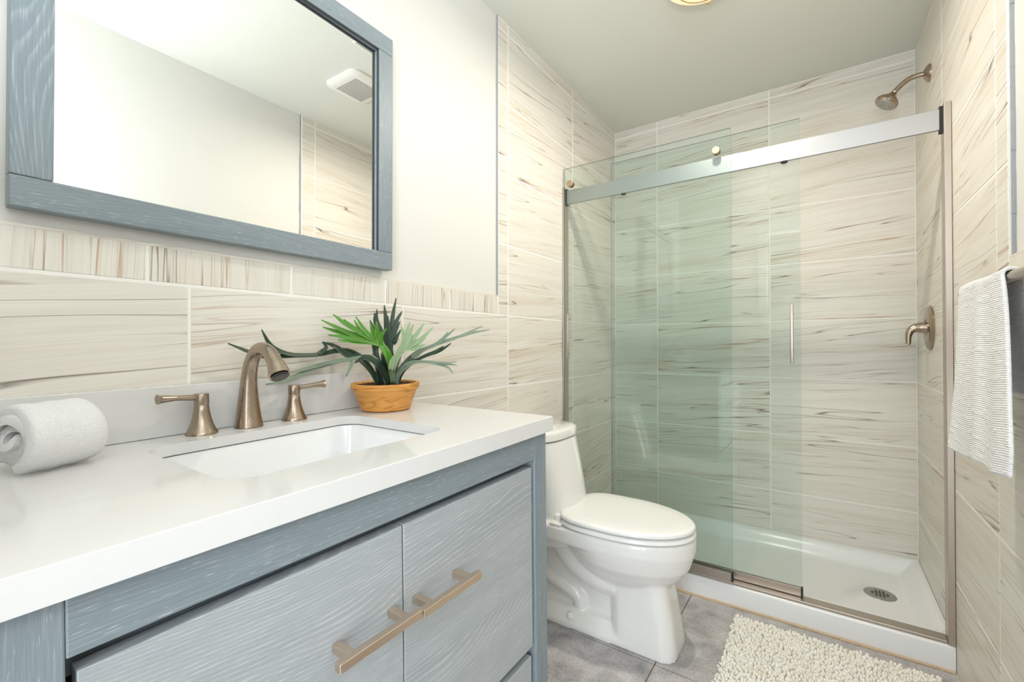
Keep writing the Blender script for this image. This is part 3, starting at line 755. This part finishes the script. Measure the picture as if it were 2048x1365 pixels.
# ------------------------------------------------------------------ shower pan
SY = 2.0425
pan = thing('shower_pan', 'low white acrylic shower base with a raised threshold and round drain', 'shower base', (0, SY, 0))
PW, PD = W-0.0015, YB-0.0015-SY
def panz(x, y):
    dl, dr, db, df = x, PW-x, PD-y, y
    def edge(d, top, flat, run):
        if d < flat: return top
        t = min(1, (d-flat)/run); t = t*t*(3-2*t); return top + (0.031-top)*t
    z = max(edge(dl, 0.090, 0.012, 0.075), edge(dr, 0.090, 0.012, 0.075), edge(db, 0.092, 0.022, 0.07))
    zf = 0.0845 if df < 0.085 else edge(df-0.085, 0.0845, 0.0, 0.05)
    if df < 0.010: zf = 0.0845 - 0.010*(1-math.sqrt(max(0, 1-((0.010-df)/0.010)**2)))
    if df < 0.085: return zf
    return max(z, zf)
bm = bmesh.new()
gx = sorted(set([0, 0.006, 0.012] + [0.012+0.075*i/9 for i in range(10)] + [0.09+(PW-0.18)*i/40 for i in range(41)] + [PW-0.012-0.075*i/9 for i in range(10)] + [PW-0.006, PW]))
gy = sorted(set([0.0, 0.0008, 0.002, 0.004, 0.006, 0.008, 0.010, 0.03, 0.06, 0.0849] + [0.085+0.05*i/8 for i in range(9)] + [0.14+(PD-0.24)*i/24 for i in range(25)] + [PD-0.022-0.07*i/9 for i in range(10)] + [PD-0.01, PD]))
g = [[bm.verts.new((x, y, panz(x, y))) for y in gy] for x in gx]
for i in range(len(gx)-1):
    for j in range(len(gy)-1): bm.faces.new((g[i][j], g[i+1][j], g[i+1][j+1], g[i][j+1]))
def skirt(vs):
    lows = [bm.verts.new((v.co.x, v.co.y, 0.0)) for v in vs]
    for k in range(len(vs)-1): bm.faces.new((vs[k], lows[k], lows[k+1], vs[k+1]))
skirt([g[i][0] for i in range(len(gx))]); skirt([g[-1][j] for j in range(len(gy))]); skirt([g[i][-1] for i in range(len(gx)-1, -1, -1)]); skirt([g[0][j] for j in range(len(gy)-1, -1, -1)])
link('base', bm, M['acrylic'], pan, True, 60)
DCX, DCY = 1.288, 2.428-SY
bm = bmesh.new()
lathe(bm, [(0.0, 0.0330), (0.050, 0.0330), (0.0545, 0.0322), (0.0555, 0.0312)], (DCX, DCY, 0), n=48, cap=(False, False))
dr = link('drain_cover', bm, M['steel'], pan, True, 30)
bm = bmesh.new()
for i in range(-2, 3):
    for j in range(-3, 4):
        if (i*0.0125)**2 + (j*0.0085)**2 < 0.0295**2: box(bm, (DCX+i*0.0125-0.0042, DCY+j*0.0085-0.0026, 0.0331), (DCX+i*0.0125+0.0042, DCY+j*0.0085+0.0026, 0.03335))
link('drain_slots', bm, M['black'], dr)
# stained caulk strip along the foot of the threshold
bm = bmesh.new(); rnd = random.Random(9); k = 0.0
while k < W-0.005:
    k2 = min(W-0.004, k+rnd.uniform(0.03, 0.09)); box(bm, (k, SY-0.011-rnd.uniform(0, 0.003), 0.0), (k2, SY-0.0005, 0.0045+rnd.uniform(0, 0.001)), 0.001, 1); k = k2
struct(link('trim_2', bm, M['caulk']))

# ------------------------------------------------------------------ shower door frame and sliding glass doors
fr = thing('shower_door_frame', 'brushed nickel shower door track with header rail and wall jambs', 'shower frame', (0, 2.06, 0.0845))
def fpart(name, lo, hi, mat, bev=0.0015):
    o = Vector((0, 2.06, 0.0845)); return link(name, B(tuple(Vector(lo)-o), tuple(Vector(hi)-o), bev), mat, fr)
fpart('header_rail', (0.010, 2.060, 1.801), (1.4265, 2.0745, 1.8715), M['rail'])
fpart('wall_jamb', (0.0008, 2.038, 0.0850), (0.0085, 2.090, 1.8845), M['nickel'])
fpart('wall_jamb', (1.4325, 2.042, 0.0850), (1.4508, 2.090, 1.8845), M['nickel'])
fpart('rail_bracket', (0.0075, 2.0585, 1.795), (0.016, 2.078, 1.880), M['black'])
fpart('rail_bracket', (1.4235, 2.0585, 1.790), (1.4345, 2.078, 1.880), M['black'])
fpart('bottom_track', (0.009, 2.047, 0.0848), (1.432, 2.096, 0.0945), M['nickel'])
for bx in (0.315, 0.975):
    bm = bmesh.new(); lathe(bm, [(0.0, -0.006), (0.010, -0.006), (0.012, -0.003), (0.012, 0.0)], (bx, 0.008, 1.8005-0.0845), n=24); link('bumper', bm, M['black'], fr, True)
bm = bmesh.new(); lathe(bm, [(0.006, 0.0), (0.006, -0.0008), (0.0045, -0.0008), (0.0045, -0.0003), (0.0, -0.0003)], (0.879, 0.0, 1.8385-0.0845), 'Y', 24); link('set_screw', bm, M['rail'], fr, True)

def glass_door(label, x0, x1, yc, ztop, zbot, roller_xs, handle_x, front):
    d = thing('sliding_glass_door', label, 'shower door', (x0, yc, zbot), group='sliding glass shower doors')
    o = Vector((x0, yc, zbot))
    bm = B((0, -0.003, 0), (x1-x0, 0.003, ztop-zbot))
    for f in bm.faces:
        if abs(f.normal.y) < 0.5: f.material_index = 1
    bm.normal_update()
    for f in bm.faces: f.material_index = 0 if abs(f.normal.y) > 0.5 else 1
    link('glass_pane', bm, [M['glass'], M['gedge']], d)
    bm = bmesh.new()
    for rx in roller_xs:
        s = -1 if front else 1; bm = bmesh.new()
        lathe(bm, [(0.0, s*0.017), (0.0145, s*0.017), (0.016, s*0.0155), (0.016, s*0.0035)], (rx-x0, 0, (1.8925 if front else 1.838)-zbot), 'Y', 36)
        r = link('roller', bm, M['copper'], d, True, 40)
        bm = bmesh.new(); lathe(bm, [(0.0145, s*0.0033), (0.0145, -s*0.0105), (0.0, -s*0.0105)], (rx-x0, 0, (1.8925 if front else 1.838)-zbot), 'Y', 32); link('wheel', bm, M['black'], r, True, 40)
    s = -1 if front else 1
    bm = bmesh.new()
    box(bm, (handle_x-x0-0.006, -0.030, 1.003-zbot), (handle_x-x0+0.006, -0.020, 1.234-zbot), 0.003)
    for hz in (1.03, 1.207): lathe(bm, [(0.0045, -0.022), (0.0045, -0.0032)], (handle_x-x0, 0, hz-zbot), 'Y', 16)
    if not front:
        pass
    link('handle', bm, M['nickel'], d, True, 40)
    # channel along the foot of the pane with its black end cap
    bm = B((0, -0.0075, 0.0), (x1-x0-0.004, -0.0032, 0.032), 0.0008)
    box(bm, (0, 0.0032, 0.0), (x1-x0-0.004, 0.0075, 0.032), 0.0008)
    link('bottom_guide', bm, M['nickel'], d)
    link('end_cap', B((x1-x0-0.0045, -0.0078, -0.001), (x1-x0+0.0025, 0.0078, 0.033)), M['black'], d)
glass_door('outer sliding glass door at the toilet end with two copper caps above the rail', 0.0095, 0.7870, 2.0425, 1.9765, 0.1015, (0.047, 0.732), 0.041, True)
glass_door('inner sliding glass door behind the rail with its handle in the open middle', 0.2465, 1.0265, 2.0855, 1.9650, 0.0975, (0.315, 0.975), 0.9975, False)

# ------------------------------------------------------------------ shower head and valve on the right wall
HY = 2.40
sh = thing('shower_fixture', 'brushed bronze shower head on a bent arm high on the wall', 'shower head', (W, HY, 2.155))
bm = bmesh.new(); lathe(bm, [(0.034, -0.0002), (0.034, -0.005), (0.030, -0.009), (0.019, -0.017), (0.0125, -0.020), (0.0, -0.020)], (0, 0, 0), 'X', 36); link('flange', bm, M['bronze'], sh, True, 35)
bm = bmesh.new(); tube(bm, [(-0.012, 0, 0.0), (-0.035, 0, 0.001), (-0.062, 0, -0.004), (-0.085, 0, -0.019), (-0.106, 0, -0.040)], 0.0098, 20, 40); link('arm', bm, M['bronze'], sh, True, 50)
bm = bmesh.new()
prof = [(0.0, -0.006), (0.0095, -0.006), (0.0105, 0.002), (0.0085, 0.006), (0.0125, 0.009), (0.0135, 0.014), (0.022, 0.024), (0.036, 0.036), (0.0415, 0.044), (0.0420, 0.054), (0.0395, 0.0575), (0.036, 0.0585), (0.0, 0.0605)]
lathe(bm, prof, n=40)
hd = Vector((-0.55, -0.10, -0.80)).normalized()
mtx = Matrix.Translation((-0.106, 0, -0.040)) @ hd.to_track_quat('Z', 'Y').to_matrix().to_4x4()
bmesh.ops.transform(bm, matrix=mtx, verts=bm.verts[:]); head = link('head', bm, M['bronze'], sh, True, 35)
bm = bmesh.new()
lathe(bm, [(0.0, 0.0615), (0.034, 0.0598), (0.0345, 0.0580)], n=36, cap=(False, False))
for rr_, cnt in ((0.008, 6), (0.018, 12), (0.028, 18)):
    for k in range(cnt):
        a = 2*PI*k/cnt; lathe(bm, [(0.0016, 0.0595), (0.0013, 0.0640), (0.0, 0.0642)], (rr_*math.cos(a), rr_*math.sin(a), 0), n=8)
box(bm, (0.038, -0.004, 0.048), (0.047, 0.004, 0.060), 0.0015)
bmesh.ops.transform(bm, matrix=mtx, verts=bm.verts[:]); link('spray_face', bm, M['steel'], head, True, 35)
va = thing('shower_valve', 'bronze round shower valve plate with a curved lever on the wall', 'shower valve', (W, 2.425, 1.1425))
bm = bmesh.new(); lathe(bm, [(0.0875, -0.0002), (0.0880, -0.006), (0.082, -0.011), (0.060, -0.015), (0.038, -0.0155), (0.034, -0.012), (0.0, -0.012)], (0, 0, 0), 'X', 56); link('valve_plate', bm, M['bronze'], va, True, 35)
bm = bmesh.new()
tube(bm, [(-0.010, 0, 0.0), (-0.03, 0, 0.002), (-0.050, -0.003, -0.001), (-0.064, -0.006, -0.014), (-0.069, -0.008, -0.038), (-0.069, -0.009, -0.058), (-0.072, -0.009, -0.066)], [0.024, 0.021, 0.0175, 0.013, 0.0095, 0.0085, 0.0075], 24, 44)
link('lever', bm, M['bronze'], va, True, 50)

# ------------------------------------------------------------------ towel bar and towel
BX, BZ = 1.385, 1.2010
tb = thing('towel_bar', 'round brushed nickel towel bar on the wainscot tile', 'towel bar', (W, 1.25, BZ))
bm = bmesh.new(); tube(bm, [(BX-W, 0.303, 0.0), (BX-W, 0.0, 0.0), (BX-W, -0.303, 0.0)], 0.0105, 24, 12); link('bar', bm, M['nickel'], tb, True, 40)
for yy in (0.268, -0.268):
    bm = bmesh.new(); lathe(bm, [(0.024, -0.0003), (0.024, -0.006), (0.012, -0.012), (0.0085, -0.03), (0.0085, BX-W)], (0, yy, 0), 'X', 28); link('post', bm, M['nickel'], tb, True, 40)
ht = thing('hand_towel', 'white ribbed hand towel folded over the towel bar', 'towel', (BX, 1.345, BZ))
bm = bmesh.new(); ul = bm.loops.layers.uv.verify()
nu, nv = 48, 96
fl, bl, ov = 0.372, 0.222, 0.05
tot = fl + bl + ov
G = []
for j in range(nv+1):
    s = tot*j/nv; row = []
    for i in range(nu+1):
        t = i/nu                                   # 0 = far (y high) edge, 1 = near edge
        if s < fl:
            k = 1-s/fl                             # 0 at bar, 1 at hem
            yl, yr = 1.502+0.004*k, 1.190-0.118*min(1, k*1.15)**0.8
            x = BX-0.0145-0.018*k
            x -= (0.012*math.exp(-((t-0.56)/0.07)**2) + 0.009*math.exp(-((t-0.12)/0.08)**2) + 0.006*math.exp(-((t-0.86)/0.09)**2))*(0.25+0.75*k)
            x += 0.006*math.sin(t*9+k*3)*k*0.6
            z = BZ - (fl-s) + (0.028*t-0.004)*k + 0.003*math.sin(t*14)*k
        elif s < fl+ov:
            a = PI*(s-fl)/ov; yl, yr = 1.502, 1.190
            x = BX-0.0145*math.cos(a)-0.004*math.sin(a); z = BZ+0.0145*math.sin(a)+0.0015*math.sin(t*7)
        else:
            k = (s-fl-ov)/bl; yl, yr = 1.502, 1.19-0.03*k
            x = BX+0.0145+0.012*k+0.004*math.sin(t*11)*k; z = BZ-(s-fl-ov)
        y = yl+(yr-yl)*t
        row.append((bm.verts.new((x-BX, y-1.345, z-BZ)), (t*0.32, s)))
    G.append(row)
for j in range(nv):
    for i in range(nu):
        q = (G[j][i], G[j][i+1], G[j+1][i+1], G[j+1][i]); f = bm.faces.new([p[0] for p in q])
        for l, p in zip(f.loops, q): l[ul].uv = p[1]
tw = link('cloth', bm, M['rib'], ht, True, 180)
s_ = tw.modifiers.new('thick', 'SOLIDIFY'); s_.thickness = 0.007; s_.offset = 0
s2 = tw.modifiers.new('round', 'SUBSURF'); s2.levels = 1; s2.render_levels = 1

# ------------------------------------------------------------------ bath mat
RX0, RX1, RY0, RY1 = 0.812, 1.405, 1.12, 1.957
rug = thing('bath_mat', 'cream chenille bath mat on the grey floor before the shower', 'bath mat', ((RX0+RX1)/2, (RY0+RY1)/2, 0.0))
hx, hy = (RX1-RX0)/2, (RY1-RY0)/2
link('backing', B((-hx+0.006, -hy+0.006, 0.0004), (hx-0.006, hy-0.006, 0.006), 0.002), M['rugback'], rug)
bm = bmesh.new(); rnd = random.Random(21)
stp = 0.0105
tmpl = [(0.0, 0.0, 1.0)]
def blob(cx, cy, r, h, lx, ly):
    rings = []
    for k, (rk, zk) in enumerate(((0.85, 0.0), (1.0, 0.45), (0.62, 0.88))):
        rings.append([(cx+lx*zk+rk*r*math.cos(2*PI*i/6+k*0.4), cy+ly*zk+rk*r*math.sin(2*PI*i/6+k*0.4), 0.004+h*zk) for i in range(6)])
    vr = [[bm.verts.new(p) for p in q] for q in rings]
    for a, b in zip(vr[:-1], vr[1:]):
        for i in range(6): bm.faces.new((a[i], a[(i+1) % 6], b[(i+1) % 6], b[i]))
    tp = bm.verts.new((cx+lx, cy+ly, 0.004+h))
    for i in range(6): bm.faces.new((vr[-1][i], vr[-1][(i+1) % 6], tp))
yy = -hy; r_ = 0
while yy < hy:
    xx = -hx + (stp/2 if r_ % 2 else 0)
    while xx < hx:
        ex = 0.006 if min(hx-abs(xx), hy-abs(yy)) < 0.012 else 0.003
        blob(xx+rnd.uniform(-0.003, 0.003), yy+rnd.uniform(-0.003, 0.003), rnd.uniform(0.0050, 0.0068), rnd.uniform(0.012, 0.021), rnd.uniform(-ex, ex), rnd.uniform(-ex, ex))
        xx += stp
    yy += stp*0.88; r_ += 1
p_ = link('pile', bm, M['rug'], rug, True, 180); p_['kind'] = 'stuff'

# ------------------------------------------------------------------ ceiling fittings
LX, LY = 0.757, 1.665
cl = thing('ceiling_light', 'round glass bowl ceiling light with a brass finial, glowing warm', 'ceiling light', (LX, LY, H))
bm = bmesh.new(); lathe(bm, [(0.0, -0.0003), (0.062, -0.0003), (0.062, -0.018), (0.05, -0.026), (0.0, -0.026)], n=40); link('canopy', bm, M['brass'], cl, True, 40)
bm = bmesh.new()
lathe(bm, [(0.130, -0.074), (0.128, -0.078), (0.110, -0.092), (0.075, -0.104), (0.040, -0.110), (0.0, -0.112)], n=56, cap=(False, False))
lathe(bm, [(0.130, -0.074), (0.126, -0.076), (0.108, -0.088), (0.073, -0.100), (0.04, -0.106), (0.0, -0.108)], n=56, cap=(False, False))
link('glass_bowl', bm, M['bowl'], cl, True, 60)
bm = bmesh.new(); lathe(bm, [(0.085, -0.1005), (0.088, -0.1015), (0.086, -0.1035), (0.083, -0.1025)], n=56, cap=(False, False)); link('etched_ring', bm, M['brass'], cl, True, 60)
for k in range(3):
    a = 2*PI*k/3 + 1.62
    bm = bmesh.new(); c, s = math.cos(a), math.sin(a)
    tube(bm, [(0.05*c, 0.05*s, -0.022), (0.09*c, 0.09*s, -0.036), (0.131*c, 0.131*s, -0.069), (0.129*c, 0.129*s, -0.082)], 0.0035, 10, 20); lathe(bm, [(0.0, -0.091), (0.005, -0.089), (0.0055, -0.084), (0.0, -0.080)], (0.127*c, 0.127*s, 0), n=14)
    link('bowl_clip', bm, M['brass'], cl, True, 60)
fan = thing('exhaust_fan', 'square offwhite bathroom exhaust fan grille on the ceiling, seen in the mirror', 'exhaust fan', (0.925, 1.50, H))
bm = bmesh.new(); hs = 0.125
ring_faces(bm, [rrect(-hs, hs, -hs, hs, 0.045, -0.0003), rrect(-hs, hs, -hs, hs, 0.045, -0.010), rrect(-hs+0.012, hs-0.012, -hs+0.012, hs-0.012, 0.04, -0.018), rrect(-hs+0.03, hs-0.03, -hs+0.03, hs-0.03, 0.03, -0.022)])
link('cover', bm, M['fanw'], fan, True, 30)
bm = bmesh.new()
for i in range(-6, 7): box(bm, (i*0.0125-0.0025, -0.078, -0.0226), (i*0.0125+0.0025, 0.078, -0.0218))
link('grille_slots', bm, M['fand'], fan)
ven = thing('ceiling_vent', 'small white slatted ceiling air vent, glimpsed at the top of the mirror', 'air vent', (0.578, 1.385, H))
bm = bmesh.new(); box(bm, (-0.08, -0.13, -0.006), (0.08, 0.13, -0.0003), 0.002); link('vent_frame', bm, M['fanw'], ven)
bm = bmesh.new()
for i in range(-11, 12): box(bm, (-0.06, i*0.0105-0.0018, -0.0072), (0.066, i*0.0105+0.0018, -0.0058))
link('vent_slots', bm, M['fand'], ven)
